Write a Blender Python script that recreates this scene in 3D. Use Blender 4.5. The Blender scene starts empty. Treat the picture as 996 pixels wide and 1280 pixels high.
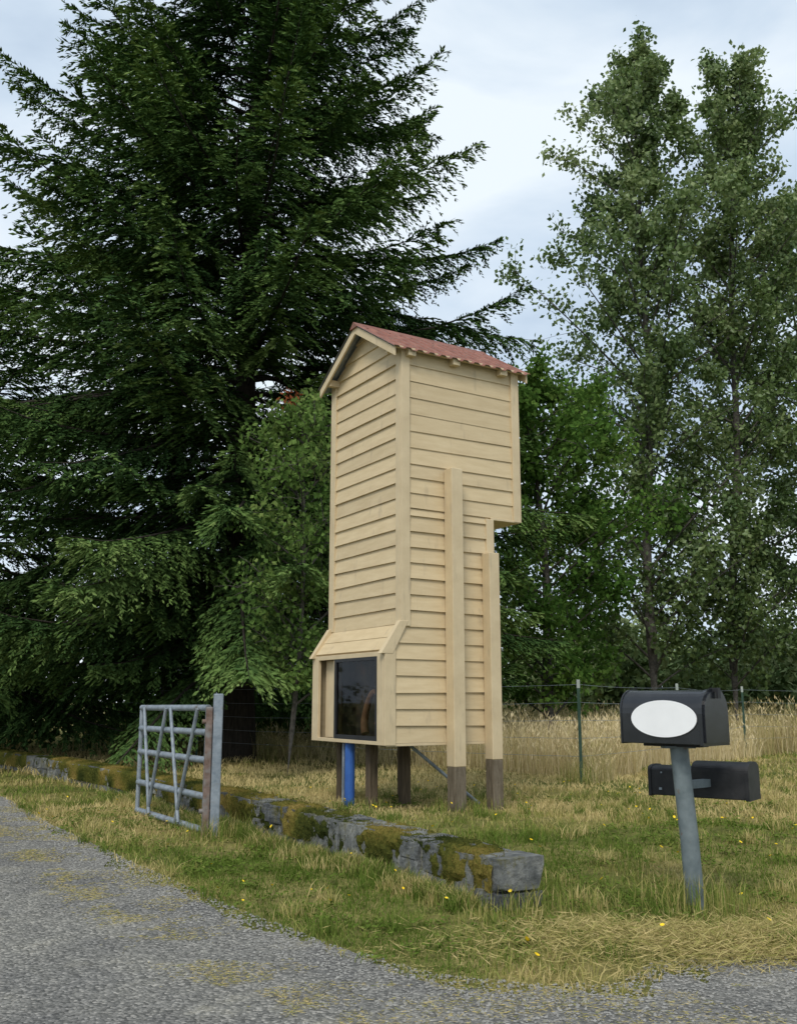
import bpy, math, random
import numpy as np
from mathutils import Vector, Matrix
random.seed(4); np.random.seed(4)
R = np.random.default_rng(7)
sc = bpy.context.scene
sc.view_settings.view_transform='Standard'; sc.view_settings.look='None'; sc.view_settings.exposure=0

# ------------------------------------------------------------------ helpers
class Buf:
    def __init__(s): s.V=[]; s.L=[]; s.T=[]; s.A=[]; s.M=[]; s.n=0
    def add(s, v, f, tint=None, mi=0):
        v=np.asarray(v,dtype=np.float32).reshape(-1,3); f=np.asarray(f,dtype=np.int64)
        if len(f)==0: return
        s.V.append(v); s.L.append((f+s.n).ravel()); s.T.append(np.full(len(f),f.shape[1]))
        s.M.append(np.full(len(f),mi))
        if tint is None: tint=np.zeros(len(v))
        s.A.append(np.broadcast_to(np.asarray(tint,dtype=np.float32),(len(v),)).copy()); s.n+=len(v)
    def build(s,name,mats,parent=None,smooth=False,loc=None):
        V=np.concatenate(s.V); L=np.concatenate(s.L).astype(np.int32); T=np.concatenate(s.T); A=np.concatenate(s.A)
        me=bpy.data.meshes.new(name)
        me.vertices.add(len(V)); me.vertices.foreach_set('co',V.ravel())
        me.loops.add(len(L)); me.loops.foreach_set('vertex_index',L)
        me.polygons.add(len(T)); st=np.concatenate([[0],np.cumsum(T)[:-1]]).astype(np.int32)
        me.polygons.foreach_set('loop_start',st)
        if not isinstance(mats,(list,tuple)): mats=[mats]
        for m in mats: me.materials.append(m)
        me.polygons.foreach_set('material_index',np.concatenate(s.M).astype(np.int32))
        me.polygons.foreach_set('use_smooth',np.full(len(T),smooth))
        at=me.attributes.new('tint','FLOAT','POINT'); at.data.foreach_set('value',A)
        me.update(calc_edges=True); me.validate()
        o=bpy.data.objects.new(name,me); sc.collection.objects.link(o)
        if parent: o.parent=parent
        if loc is not None: o.location=loc
        return o
CF=np.array([[0,3,2,1],[4,5,6,7],[0,1,5,4],[1,2,6,5],[2,3,7,6],[3,0,4,7]])
def box(b,x0,x1,y0,y1,z0,z1,tint=0,mi=0,j=0):
    v=np.array([[x0,y0,z0],[x1,y0,z0],[x1,y1,z0],[x0,y1,z0],[x0,y0,z1],[x1,y0,z1],[x1,y1,z1],[x0,y1,z1]],float)
    b.add(v,CF,tint,mi)
def hexa(b,v,tint=0,mi=0): b.add(np.array(v,float),CF,tint,mi)
def tube(b,pts,rad,sides=6,tint=0,mi=0,caps=True):
    pts=np.asarray(pts,float); n=len(pts); rad=np.broadcast_to(np.asarray(rad,float),(n,))
    tan=np.gradient(pts,axis=0); tan/=np.linalg.norm(tan,axis=1)[:,None]+1e-9
    ref=np.array([0,0,1.]) if abs(tan[0][2])<.9 else np.array([1.,0,0])
    a=np.cross(tan,ref); a/=np.linalg.norm(a,axis=1)[:,None]+1e-9
    c=np.cross(tan,a)
    th=np.arange(sides)/sides*2*np.pi
    v=pts[:,None,:]+rad[:,None,None]*(np.cos(th)[None,:,None]*a[:,None,:]+np.sin(th)[None,:,None]*c[:,None,:])
    i=np.arange(n-1)[:,None]*sides; k=np.arange(sides)[None,:]; k2=(k+1)%sides
    f=np.stack([i+k,i+k2,i+sides+k2,i+sides+k],-1).reshape(-1,4)
    b.add(v.reshape(-1,3),f,tint,mi)
    if caps:
        b.add(v[0],np.arange(sides)[None,:],tint,mi); b.add(v[-1],np.arange(sides)[None,::-1],tint,mi)
def nrm(v): return v/(np.linalg.norm(v,axis=-1,keepdims=True)+1e-9)
def leaves(b,C,D,Lh,W,tint,flat=None):
    n=len(C); r=R.normal(size=(n,3))
    if flat is not None: r=r*flat+np.array([0,0,1.])
    D=nrm(D); S=nrm(np.cross(D,r))
    N=np.cross(D,S)
    Lh=np.broadcast_to(Lh,(n,))[:,None]; W=np.broadcast_to(W,(n,))[:,None]
    v=np.stack([C,C+D*Lh*.45+S*W*.5+N*W*.12,C+D*Lh,C+D*Lh*.45-S*W*.5+N*W*.12],1)
    b.add(v.reshape(-1,3),np.arange(n*4).reshape(n,4),np.repeat(np.broadcast_to(tint,(n,)),4))
lat={}
def vn(x,y,scale,seed=0):
    if seed not in lat: lat[seed]=np.random.default_rng(seed+100).random((256,256))
    g=lat[seed]; X=np.asarray(x)*scale+1000; Y=np.asarray(y)*scale+1000
    xi=np.floor(X).astype(int); yi=np.floor(Y).astype(int); fx=X-xi; fy=Y-yi
    fx=fx*fx*(3-2*fx); fy=fy*fy*(3-2*fy)
    G=lambda i,j: g[i%256,j%256]
    return (G(xi,yi)*(1-fx)+G(xi+1,yi)*fx)*(1-fy)+(G(xi,yi+1)*(1-fx)+G(xi+1,yi+1)*fx)*fy
def ss(a,b,x): t=np.clip((x-a)/(b-a),0,1); return t*t*(3-2*t)
def empty(name,loc=(0,0,0),rz=0):
    o=bpy.data.objects.new(name,None); sc.collection.objects.link(o); o.location=loc; o.rotation_euler=(0,0,rz); return o

# ------------------------------------------------------------------ materials
def newmat(name):
    m=bpy.data.materials.new(name); m.use_nodes=True; nt=m.node_tree; nt.nodes.clear()
    out=nt.nodes.new('ShaderNodeOutputMaterial'); return m,nt,out
def ramp(nt,stops,fac):
    r=nt.nodes.new('ShaderNodeValToRGB'); e=r.color_ramp.elements
    while len(e)<len(stops): e.new(.5)
    for i,(p,c) in enumerate(stops): e[i].position=p; e[i].color=(*c,1)
    nt.links.new(fac,r.inputs[0]); return r
def noise(nt,scale,detail=4,rough=.6,stretch=None,coord='Object'):
    tc=nt.nodes.new('ShaderNodeTexCoord'); n=nt.nodes.new('ShaderNodeTexNoise')
    n.inputs['Scale'].default_value=scale; n.inputs['Detail'].default_value=detail; n.inputs['Roughness'].default_value=rough
    if stretch:
        mp=nt.nodes.new('ShaderNodeMapping'); mp.inputs['Scale'].default_value=stretch
        nt.links.new(tc.outputs[coord],mp.inputs[0]); nt.links.new(mp.outputs[0],n.inputs['Vector'])
    else: nt.links.new(tc.outputs[coord],n.inputs['Vector'])
    return n
def mix(nt,fac,a,b,mode='MIX'):
    m=nt.nodes.new('ShaderNodeMix'); m.data_type='RGBA'; m.blend_type=mode
    if isinstance(fac,(int,float)): m.inputs[0].default_value=fac
    else: nt.links.new(fac,m.inputs[0])
    for i,c in ((6,a),(7,b)):
        if isinstance(c,tuple): m.inputs[i].default_value=(*c,1)
        else: nt.links.new(c,m.inputs[i])
    return m.outputs[2]
def surf(name,stops,scale=8,rough=.8,bump=.2,metal=0,stretch=None,bscale=None,spec=.3,dist=.01,second=None,tintamt=0):
    m,nt,out=newmat(name); p=nt.nodes.new('ShaderNodeBsdfPrincipled')
    n=noise(nt,scale,stretch=stretch); r=ramp(nt,stops,n.outputs['Fac']); col=r.outputs[0]
    if second:
        n3=noise(nt,second[0],stretch=second[4] if len(second)>4 else None); r3=ramp(nt,[(second[1],(0,0,0)),(second[2],(1,1,1))],n3.outputs['Fac'])
        col=mix(nt,r3.outputs[0],col,second[3])
    if tintamt:
        a=nt.nodes.new('ShaderNodeAttribute'); a.attribute_name='tint'
        r4=ramp(nt,[(0,(1-tintamt,)*3),(1,(1,1,1))],a.outputs['Fac'])
        col=mix(nt,1.0,col,r4.outputs[0],'MULTIPLY')
    nt.links.new(col,p.inputs['Base Color'])
    p.inputs['Roughness'].default_value=rough; p.inputs['Metallic'].default_value=metal
    p.inputs['Specular IOR Level'].default_value=spec
    if bump:
        n2=noise(nt,bscale or scale*3,detail=5); bp=nt.nodes.new('ShaderNodeBump'); bp.inputs['Strength'].default_value=bump
        bp.inputs['Distance'].default_value=dist
        nt.links.new(n2.outputs['Fac'],bp.inputs['Height']); nt.links.new(bp.outputs[0],p.inputs['Normal'])
    nt.links.new(p.outputs[0],out.inputs[0]); return m
def leafmat(name,stops,trans=0,gloss=0):
    m,nt,out=newmat(name); a=nt.nodes.new('ShaderNodeAttribute'); a.attribute_name='tint'
    r=ramp(nt,stops,a.outputs['Fac'])
    p=nt.nodes.new('ShaderNodeBsdfDiffuse'); nt.links.new(r.outputs[0],p.inputs[0]); last=p.outputs[0]
    if trans:
        t=nt.nodes.new('ShaderNodeBsdfTranslucent'); ms=nt.nodes.new('ShaderNodeMixShader'); ms.inputs[0].default_value=trans
        nt.links.new(r.outputs[0],t.inputs[0]); nt.links.new(last,ms.inputs[1]); nt.links.new(t.outputs[0],ms.inputs[2]); last=ms.outputs[0]
    if gloss:
        g=nt.nodes.new('ShaderNodeBsdfGlossy'); g.inputs['Roughness'].default_value=.5; g.inputs[0].default_value=(.8,.85,.8,1)
        ms=nt.nodes.new('ShaderNodeMixShader'); ms.inputs[0].default_value=gloss
        nt.links.new(last,ms.inputs[1]); nt.links.new(g.outputs[0],ms.inputs[2]); last=ms.outputs[0]
    nt.links.new(last,out.inputs[0]); return m

cream=surf('cream_paint',[(.3,(.60,.465,.275)),(.7,(.69,.55,.34))],scale=3,rough=.55,bump=.12,stretch=(1,1,6),bscale=40,dist=.004,second=(7,.60,.80,(.47,.37,.24),(1.2,1.2,.35)),tintamt=.13)
trimc=surf('cream_trim_paint',[(.3,(.55,.435,.27)),(.7,(.65,.525,.335))],scale=4,rough=.55,bump=.1,bscale=50,dist=.004,second=(9,.60,.78,(.42,.34,.23),(1.4,1.4,.25)))
greywood=surf('weathered_wood',[(.3,(.09,.07,.045)),(.7,(.2,.165,.12))],scale=10,stretch=(4,4,.5),rough=.9,bump=.5)
darkwood=surf('dark_wood',[(.3,(.06,.045,.028)),(.7,(.15,.11,.07))],scale=10,stretch=(4,4,.5),rough=.9,bump=.5)
panelm=surf('display_panel',[(.3,(.035,.03,.027)),(.55,(.09,.065,.045)),(.75,(.2,.09,.04))],scale=3.2,rough=.9,bump=.1)
redmetal=surf('red_roof_metal',[(.35,(.20,.08,.058)),(.65,(.30,.135,.10))],scale=6,rough=.65,bump=.05,spec=.25,second=(11,.52,.72,(.17,.10,.075)))
galv=surf('galvanised_steel',[(.35,(.20,.235,.27)),(.65,(.33,.37,.41))],scale=14,rough=.55,metal=.3,bump=.05,second=(7,.58,.72,(.15,.14,.125)))
rust=surf('rusty_steel',[(.35,(.12,.075,.055)),(.65,(.22,.16,.135))],scale=14,rough=.8,bump=.2,second=(6,.5,.65,(.22,.21,.2)))
bluep=surf('blue_plastic',[(.3,(.03,.09,.32)),(.7,(.045,.14,.43))],scale=5,rough=.45,bump=0)
postm=surf('grey_painted_pipe',[(.35,(.12,.15,.16)),(.65,(.185,.22,.23))],scale=10,rough=.5,bump=.1,metal=.1,second=(16,.64,.75,(.16,.11,.08)))
blackm=surf('black_mailbox_metal',[(.35,(.008,.009,.012)),(.65,(.016,.018,.022))],scale=6,rough=.25,bump=.04,spec=.6)
blackpl=surf('black_plastic',[(.35,(.014,.015,.017)),(.65,(.03,.03,.032))],scale=10,rough=.5,bump=.1)
whitep=surf('white_label',[(.3,(.84,.84,.84)),(.7,(.9,.9,.9))],scale=5,rough=.5,bump=0)
frameb=surf('window_frame_black',[(.3,(.02,.02,.022)),(.7,(.035,.035,.038))],scale=5,rough=.4,bump=0)
bark=surf('bark',[(.35,(.022,.018,.014)),(.65,(.055,.045,.035))],scale=8,stretch=(3,3,.6),rough=.95,bump=.8,dist=.03)
barkg=surf('bark_grey',[(.35,(.05,.045,.038)),(.65,(.12,.11,.095))],scale=8,stretch=(2,2,2),rough=.95,bump=.5,dist=.02)
tpost=surf('green_steel_post',[(.35,(.02,.05,.035)),(.65,(.04,.08,.055))],scale=8,rough=.6,bump=.1)
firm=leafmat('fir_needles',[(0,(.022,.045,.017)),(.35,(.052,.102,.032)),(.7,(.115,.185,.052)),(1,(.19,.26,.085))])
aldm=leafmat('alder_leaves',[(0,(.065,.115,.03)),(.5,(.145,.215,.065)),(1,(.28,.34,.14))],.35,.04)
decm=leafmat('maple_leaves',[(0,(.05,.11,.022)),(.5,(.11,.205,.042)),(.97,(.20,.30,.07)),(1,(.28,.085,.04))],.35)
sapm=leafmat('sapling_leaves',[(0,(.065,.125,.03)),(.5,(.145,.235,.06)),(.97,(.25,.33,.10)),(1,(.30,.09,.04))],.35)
farm=leafmat('distant_leaves',[(0,(.08,.13,.05)),(.5,(.15,.21,.085)),(1,(.26,.30,.15))])
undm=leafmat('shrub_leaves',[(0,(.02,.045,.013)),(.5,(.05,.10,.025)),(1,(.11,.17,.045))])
grassm=leafmat('grass_blades',[(0,(.085,.135,.022)),(.38,(.16,.215,.045)),(.64,(.31,.29,.09)),(1,(.56,.45,.21))],.15)
tallm=leafmat('dry_grass',[(0,(.17,.20,.05)),(.3,(.40,.34,.14)),(.7,(.60,.49,.26)),(1,(.72,.61,.38))],.15)
flow=leafmat('yellow_petals',[(0,(.75,.5,.02)),(1,(.85,.62,.05))])
# moss
m,nt,out=newmat('moss'); p=nt.nodes.new('ShaderNodeBsdfDiffuse'); at=nt.nodes.new('ShaderNodeAttribute'); at.attribute_name='tint'
n1=noise(nt,35,6,.75); ad=nt.nodes.new('ShaderNodeMath'); ad.operation='MULTIPLY_ADD'; ad.inputs[1].default_value=1.3; nt.links.new(n1.outputs['Fac'],ad.inputs[0])
sb=nt.nodes.new('ShaderNodeMath'); sb.operation='SUBTRACT'; sb.inputs[1].default_value=.65; nt.links.new(at.outputs['Fac'],sb.inputs[0]); nt.links.new(sb.outputs[0],ad.inputs[2])
r=ramp(nt,[(0,(.03,.04,.012)),(.4,(.09,.095,.022)),(.7,(.17,.14,.035)),(1,(.26,.19,.06))],ad.outputs[0]); nt.links.new(r.outputs[0],p.inputs[0])
bp=nt.nodes.new('ShaderNodeBump'); bp.inputs['Distance'].default_value=.02; nt.links.new(n1.outputs['Fac'],bp.inputs['Height']); nt.links.new(bp.outputs[0],p.inputs['Normal'])
nt.links.new(p.outputs[0],out.inputs[0]); mossm=m

# glass (thin sheet: mirror + see-through)
m,nt,out=newmat('window_glass'); g=nt.nodes.new('ShaderNodeBsdfGlossy'); g.inputs['Roughness'].default_value=.03
t=nt.nodes.new('ShaderNodeBsdfTransparent'); t.inputs[0].default_value=(.9,.92,.92,1); f=nt.nodes.new('ShaderNodeLayerWeight'); f.inputs[0].default_value=.25
ms=nt.nodes.new('ShaderNodeMixShader'); nt.links.new(f.outputs['Fresnel'],ms.inputs[0]); nt.links.new(t.outputs[0],ms.inputs[1]); nt.links.new(g.outputs[0],ms.inputs[2]); nt.links.new(ms.outputs[0],out.inputs[0])
glass=m

# ground
m,nt,out=newmat('lawn_soil'); p=nt.nodes.new('ShaderNodeBsdfPrincipled'); p.inputs['Roughness'].default_value=.95; p.inputs['Specular IOR Level'].default_value=.1
n1=noise(nt,.55,4,.6); n2=noise(nt,9,5,.7); n3=noise(nt,60,4,.7)
r1=ramp(nt,[(.38,(.12,.15,.038)),(.5,(.22,.215,.075)),(.64,(.37,.315,.14))],n1.outputs['Fac'])
r2=ramp(nt,[(.3,(.45,.45,.4)),(.7,(1.25,1.2,1.1))],n2.outputs['Fac'])
c=mix(nt,1.0,r1.outputs[0],r2.outputs[0],'MULTIPLY')
r3=ramp(nt,[(.3,(.6,.6,.6)),(.7,(1.25,1.25,1.2))],n3.outputs['Fac']); c=mix(nt,1.0,c,r3.outputs[0],'MULTIPLY')
nt.links.new(c,p.inputs['Base Color']); bp=nt.nodes.new('ShaderNodeBump'); bp.inputs['Distance'].default_value=.03; bp.inputs['Strength'].default_value=.6
nt.links.new(n3.outputs['Fac'],bp.inputs['Height']); nt.links.new(bp.outputs[0],p.inputs['Normal']); nt.links.new(p.outputs[0],out.inputs[0]); lawnm=m
# road
m,nt,out=newmat('chipseal'); p=nt.nodes.new('ShaderNodeBsdfPrincipled'); p.inputs['Roughness'].default_value=.9; p.inputs['Specular IOR Level'].default_value=.2
tc=nt.nodes.new('ShaderNodeTexCoord'); vo=nt.nodes.new('ShaderNodeTexVoronoi'); vo.inputs['Scale'].default_value=65; nt.links.new(tc.outputs['Object'],vo.inputs['Vector'])
sep=nt.nodes.new('ShaderNodeSeparateColor'); nt.links.new(vo.outputs['Color'],sep.inputs[0])
r1=ramp(nt,[(0,(.12,.118,.11)),(.5,(.22,.215,.198)),(.85,(.31,.30,.275)),(1,(.46,.44,.40))],sep.outputs[0])
rd=ramp(nt,[(0,(1,1,1)),(.75,(.8,.8,.8)),(1,(.35,.35,.35))],vo.outputs['Distance'])
c=mix(nt,1.0,r1.outputs[0],rd.outputs[0],'MULTIPLY')
n1=noise(nt,1.1,6,.65); r2=ramp(nt,[(.35,(.74,.74,.76)),(.65,(1.22,1.2,1.14))],n1.outputs['Fac']); c=mix(nt,1.0,c,r2.outputs[0],'MULTIPLY')
n4=noise(nt,2.2,6,.7); r5=ramp(nt,[(.58,(0,0,0)),(.72,(.6,.6,.6))],n4.outputs['Fac']); c=mix(nt,r5.outputs[0],c,(.31,.285,.22))
nt.links.new(c,p.inputs['Base Color']); bp=nt.nodes.new('ShaderNodeBump'); bp.invert=True; bp.inputs['Distance'].default_value=.012; bp.inputs['Strength'].default_value=.9
nt.links.new(vo.outputs['Distance'],bp.inputs['Height']); nt.links.new(bp.outputs[0],p.inputs['Normal']); nt.links.new(p.outputs[0],out.inputs[0]); roadm=m
# stone
m,nt,out=newmat('stone'); p=nt.nodes.new('ShaderNodeBsdfPrincipled'); p.inputs['Roughness'].default_value=.9; p.inputs['Specular IOR Level'].default_value=.2
n1=noise(nt,9,6,.65); r1=ramp(nt,[(.3,(.07,.075,.077)),(.5,(.155,.163,.163)),(.72,(.30,.305,.29))],n1.outputs['Fac'])
at=nt.nodes.new('ShaderNodeAttribute'); at.attribute_name='tint'; r4=ramp(nt,[(0,(.65,.66,.7)),(1,(1.25,1.22,1.14))],at.outputs['Fac'])
c=mix(nt,1.0,r1.outputs[0],r4.outputs[0],'MULTIPLY')
n2=noise(nt,6,7,.75); r2=ramp(nt,[(.53,(0,0,0)),(.63,(.8,.8,.8))],n2.outputs['Fac']); c=mix(nt,r2.outputs[0],c,(.14,.13,.05))
nt.links.new(c,p.inputs['Base Color']); bp=nt.nodes.new('ShaderNodeBump'); bp.inputs['Distance'].default_value=.03; bp.inputs['Strength'].default_value=.9
n3=noise(nt,14,7,.75); nt.links.new(n3.outputs['Fac'],bp.inputs['Height']); nt.links.new(bp.outputs[0],p.inputs['Normal']); nt.links.new(p.outputs[0],out.inputs[0]); stonem=m
mortar=surf('mortar',[(.3,(.12,.118,.10)),(.7,(.25,.24,.21))],scale=20,rough=.95,bump=.6)

# ------------------------------------------------------------------ terrain functions
WX=np.array([[ .62,6.4],[-.78,8.9],[-1.95,10.95],[-4.0,14.2],[-7.2,18.7],[-12.,24.5],[-20,33]])
def xw(y): return np.interp(y,WX[:,1],WX[:,0])
EX=np.array([[-60,75],[-16,26],[-8,17],[-5.3,13.3],[-3.7,10.5],[-2.26,8.2],[-.96,6.17],[-.32,5.3],[.19,4.78],[.68,4.6],[1.05,4.66],[1.3,5.0],[2.0,5.18],[6,5.6],[60,12]])
def ye(x): return np.interp(x,EX[:,0],EX[:,1])
def ylow(x): return np.where(x<-5,ye(x)-8.,np.where(x>-2,-8.,np.interp(x,[-5,-2],[ye(-5.)-8,-8])))
def gz(x,y):
    x=np.asarray(x,float); y=np.asarray(y,float)
    d=(x-xw(y))*.866
    h=.15*ss(.1,.7,d)*ss(6.0,9.3,y)
    mask=ss(.05,.6,y-ye(x))
    return h+mask*(.05*(vn(x,y,.9,1)-.5)+.03*(vn(x,y,3,2)-.5))
def onroad(x,y): return (y<ye(x))&(y>ylow(x))
u=np.linspace(-1,1,340); gx=np.sinh(u*5.2)/np.sinh(5.2)*500
v=np.linspace(-.62,1,420); gy=8+np.sinh(v*5.0)/np.sinh(5.0)*700
GX,GY=np.meshgrid(gx,gy); GZ=gz(GX,GY); 
b=Buf(); ny,nx=GX.shape
i=np.arange(ny-1)[:,None]*nx+np.arange(nx-1)[None,:]
b.add(np.stack([GX,GY,GZ],-1).reshape(-1,3),np.stack([i,i+1,i+nx+1,i+nx],-1).reshape(-1,4))
b.build('ground',lawnm,smooth=True)
xs=np.concatenate([np.arange(-60,-8,.5),np.arange(-8,6,.02),np.arange(6,60,.5)])
top=ye(xs)+.3*(vn(xs,xs*0,2.2,5)-.5)+.22*(vn(xs,xs*0,9,6)-.5)+.12*(vn(xs,xs*0,30,7)-.5)
bot=ylow(xs); n=len(xs); b=Buf()
V=np.concatenate([np.stack([xs,bot,np.full(n,.007)],-1),np.stack([xs,top,np.full(n,.007)],-1)])
k=np.arange(n-1); b.add(V,np.stack([k,k+1,k+1+n,k+n],-1)); b.build('road',roadm)
b=Buf(); oc=np.array([[1,0,0],[0,1,0],[-1,0,0],[0,-1,0],[0,0,1],[0,0,-1]],float); of=np.array([[0,1,4],[1,2,4],[2,3,4],[3,0,4],[1,0,5],[2,1,5],[3,2,5],[0,3,5]])
N=13000; x=R.uniform(-6,4,N); y=ye(x)-np.abs(R.normal(0,.5,N))+.2; s=R.uniform(.003,.011,N)
ok=(y>2.5); x,y,s=x[ok],y[ok],s[ok]; N=len(x)
v=oc[None]*s[:,None,None]*R.uniform(.6,1.3,(N,6,3)); v[...,2]*=.7; v+=np.stack([x,y,gz(x,y)+.009],-1)[:,None]
b.add(v.reshape(-1,3),(of[None]+6*np.arange(N)[:,None,None]).reshape(-1,3)); b.build('loose_gravel',surf('gravel',[(.3,(.16,.155,.145)),(.7,(.36,.35,.32))],scale=30,bump=0))

# ------------------------------------------------------------------ grass
def blades(b,x,y,h,w,tint,lean=.5,z=None):
    n=len(x); z=gz(x,y) if z is None else z
    a=R.uniform(0,2*np.pi,n); c=R.uniform(0,2*np.pi,n); ln=np.abs(R.normal(0,1,n))*lean*h
    P=np.stack([x,y,z-.004],-1); S=np.stack([np.cos(a),np.sin(a),0*a],-1)*(w/2)[:,None]
    Ld=np.stack([np.cos(c),np.sin(c),0*c],-1)*ln[:,None]; Up=np.stack([0*h,0*h,h],-1)
    V=np.stack([P-S,P+S,P+S*.7+Ld*.35+Up*.6,P-S*.7+Ld*.35+Up*.6,P+Ld+Up*.95],1)
    idx=5*np.arange(n)[:,None]
    V=V.reshape(-1,3); tt=np.repeat(tint,5)
    b.add(V,idx+np.array([[0,1,2,3]]),tt)
    b.L.append((idx+np.array([[3,2,4]])+b.n-len(V)).ravel()); b.T.append(np.full(n,3)); b.M.append(np.full(n,0))
def dryness(x,y):
    d=.42*vn(x,y,.45,11)+.35*vn(x,y,1.5,12)+.23*vn(x,y,5,13)
    wl=(x-xw(y))*.866
    left=ss(0,1.2,wl)*ss(2.5,-1,x)
    d=d+.15*left+.17*ss(8.5,11,y)*ss(6,2,x)-.11*ss(0,-.3,wl)-.11*ss(.6,1.4,x)*ss(10.5,8.5,y)+.04
    d=d+.16*np.exp(-((y-ye(x))/.35)**2)
    d=d+.40*np.exp(-(((x-2.1)/.8)**2+((y-5.55)/.35)**2))
    return d
def tall_zone(x,y):
    lim=np.where(x<2.7,15.2+(2.7-x)*.75,np.minimum(14.6+(x-2.7)*1.25,21))+1.6*(vn(x,y,.7,19)-.5)
    return y>lim
b=Buf()
for (x0,x1,y0,y1,den,hh,ww) in [(-2.2,4.2,4.4,8,3500,.036,.006),(-5,6,8,12,1250,.045,.009),(-9,9,12,17,430,.055,.014),(-14,14,17,26,150,.075,.022)]:
    N=int((x1-x0)*(y1-y0)*den); x=R.uniform(x0,x1,N); y=R.uniform(y0,y1,N)
    ok=(~onroad(x,y+.03))&(~tall_zone(x,y))&(np.abs(x)<.47*y+.6)
    wl=(x-xw(y))*.866; ok&=~((wl>-.02)&(wl<.36)&(y>6.4))
    ok&=(R.random(N)<(.2+1.0*vn(x,y,4,15))*(.22+.78*ss(-.05,.6,y-ye(x)+.4*(vn(x,y,3,17)-.5))))
    x,y=x[ok],y[ok]; dr=dryness(x,y)
    t=np.clip((dr-.5)*2.4+.5+R.normal(0,.17,len(x)),0,1)
    wle=np.exp(-((((x-xw(y))*.866)+.08)/.13)**2)*(y>6.3)
    h=hh*R.uniform(.4,1.35,len(x))*(1+.9*vn(x,y,1.2,16)**2+.9*wle)
    blades(b,x,y,h,np.full(len(x),ww)*R.uniform(.6,1.3,len(x)),t,.85)
T=560; cx=R.uniform(-5,5,T); cy=R.uniform(4.6,13,T)
k=R.random(T)<.45; cy[k]=WX[0,1]+R.random(k.sum())*7; cx[k]=xw(cy[k])-.12-np.abs(R.normal(0,.12,k.sum()))
ok=(~onroad(cx,cy-.05)); cx,cy=cx[ok],cy[ok]
for X,Y in zip(cx,cy):
    n=R.integers(25,70); x=X+R.normal(0,.05,n); y=Y+R.normal(0,.05,n); o=~onroad(x,y); x,y=x[o],y[o]; n=len(x)
    if n<2: continue
    wl=(x-xw(y))*.866; o=~((wl>-.02)&(wl<.36)&(y>6.4)); x,y=x[o],y[o]; n=len(x)
    if n<2: continue
    base=R.choice([.1,.2,.35,.75,.85])
    blades(b,x,y,R.uniform(.05,.15,n),R.uniform(.004,.009,n),np.clip(base+R.normal(0,.12,n),0,1),.6)
for (X,Y,n,s,h0,h1) in [(1.87,6.4,420,.16,.08,.3),(-1.75,9.7,350,.15,.08,.28),(.85,6.45,420,.2,.06,.2),(.57,10.5,200,.12,.06,.18),(.95,10.75,200,.12,.06,.18),(-.3,10.76,160,.1,.06,.15),(2.57,14,200,.15,.1,.4)]:
    x=X+R.normal(0,s,n); y=Y+R.normal(0,s,n); blades(b,x,y,R.uniform(h0,h1,n),R.uniform(.004,.008,n),np.clip(R.normal(.5,.25,n),0,1),.45)
b.build('lawn_grass',grassm)
b=Buf(); T=1100; cx=R.uniform(-4,4.5,T); cy=R.uniform(4.7,12,T); ok=(~onroad(cx,cy-.08))&(vn(cx,cy,.9,71)>.42); cx,cy=cx[ok],cy[ok]
wl=(cx-xw(cy))*.866; o=~((wl>-.02)&(wl<.36)&(cy>6.4)); cx,cy=cx[o],cy[o]
n=22; X=np.repeat(cx,n)+R.normal(0,.05,len(cx)*n); Y=np.repeat(cy,n)+R.normal(0,.05,len(cx)*n); a=R.uniform(0,6.28,len(X))
leaves(b,np.stack([X,Y,gz(X,Y)+R.uniform(.015,.05,len(X))],-1),np.stack([np.cos(a),np.sin(a),R.uniform(-.1,.5,len(X))],-1),R.uniform(.02,.045,len(X)),R.uniform(.012,.022,len(X)),np.clip(R.normal(.15,.13,len(X)),0,1),flat=.4)
b.build('lawn_weeds',grassm)
b=Buf(); N=42000; x=R.uniform(-6,1.6,N); off=np.where(R.random(N)<.5,R.normal(.85,.16,N),R.normal(0.05,.28,N))
y=ye(x)-off*1.2; ok=(vn(x,y,2.6,21)*.6+vn(x,y,9,22)*.4>.48)&(y>3); x,y=x[ok],y[ok]; n=len(x)
a=R.uniform(0,6.28,n); D=np.stack([np.cos(a),np.sin(a),R.normal(0,.08,n)],-1); leaves(b,np.stack([x,y,gz(x,y)+.013],-1),D,R.uniform(.015,.045,n),R.uniform(.002,.004,n),np.clip(R.normal(.8,.15,n),0,1))
N=16000; x=R.normal(2.0,.7,N); y=R.normal(5.5,.25,N); ok=y>ye(x)-.12; x,y=x[ok],y[ok]; n=len(x)
a=R.uniform(0,6.28,n); D=np.stack([np.cos(a),np.sin(a),R.normal(.1,.3,n)],-1); leaves(b,np.stack([x,y,gz(x,y)+R.uniform(.01,.06,n)],-1),D,R.uniform(.04,.13,n),R.uniform(.003,.006,n),np.clip(R.normal(.82,.14,n),0,1))
b.build('dry_grass_clippings',grassm)
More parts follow.
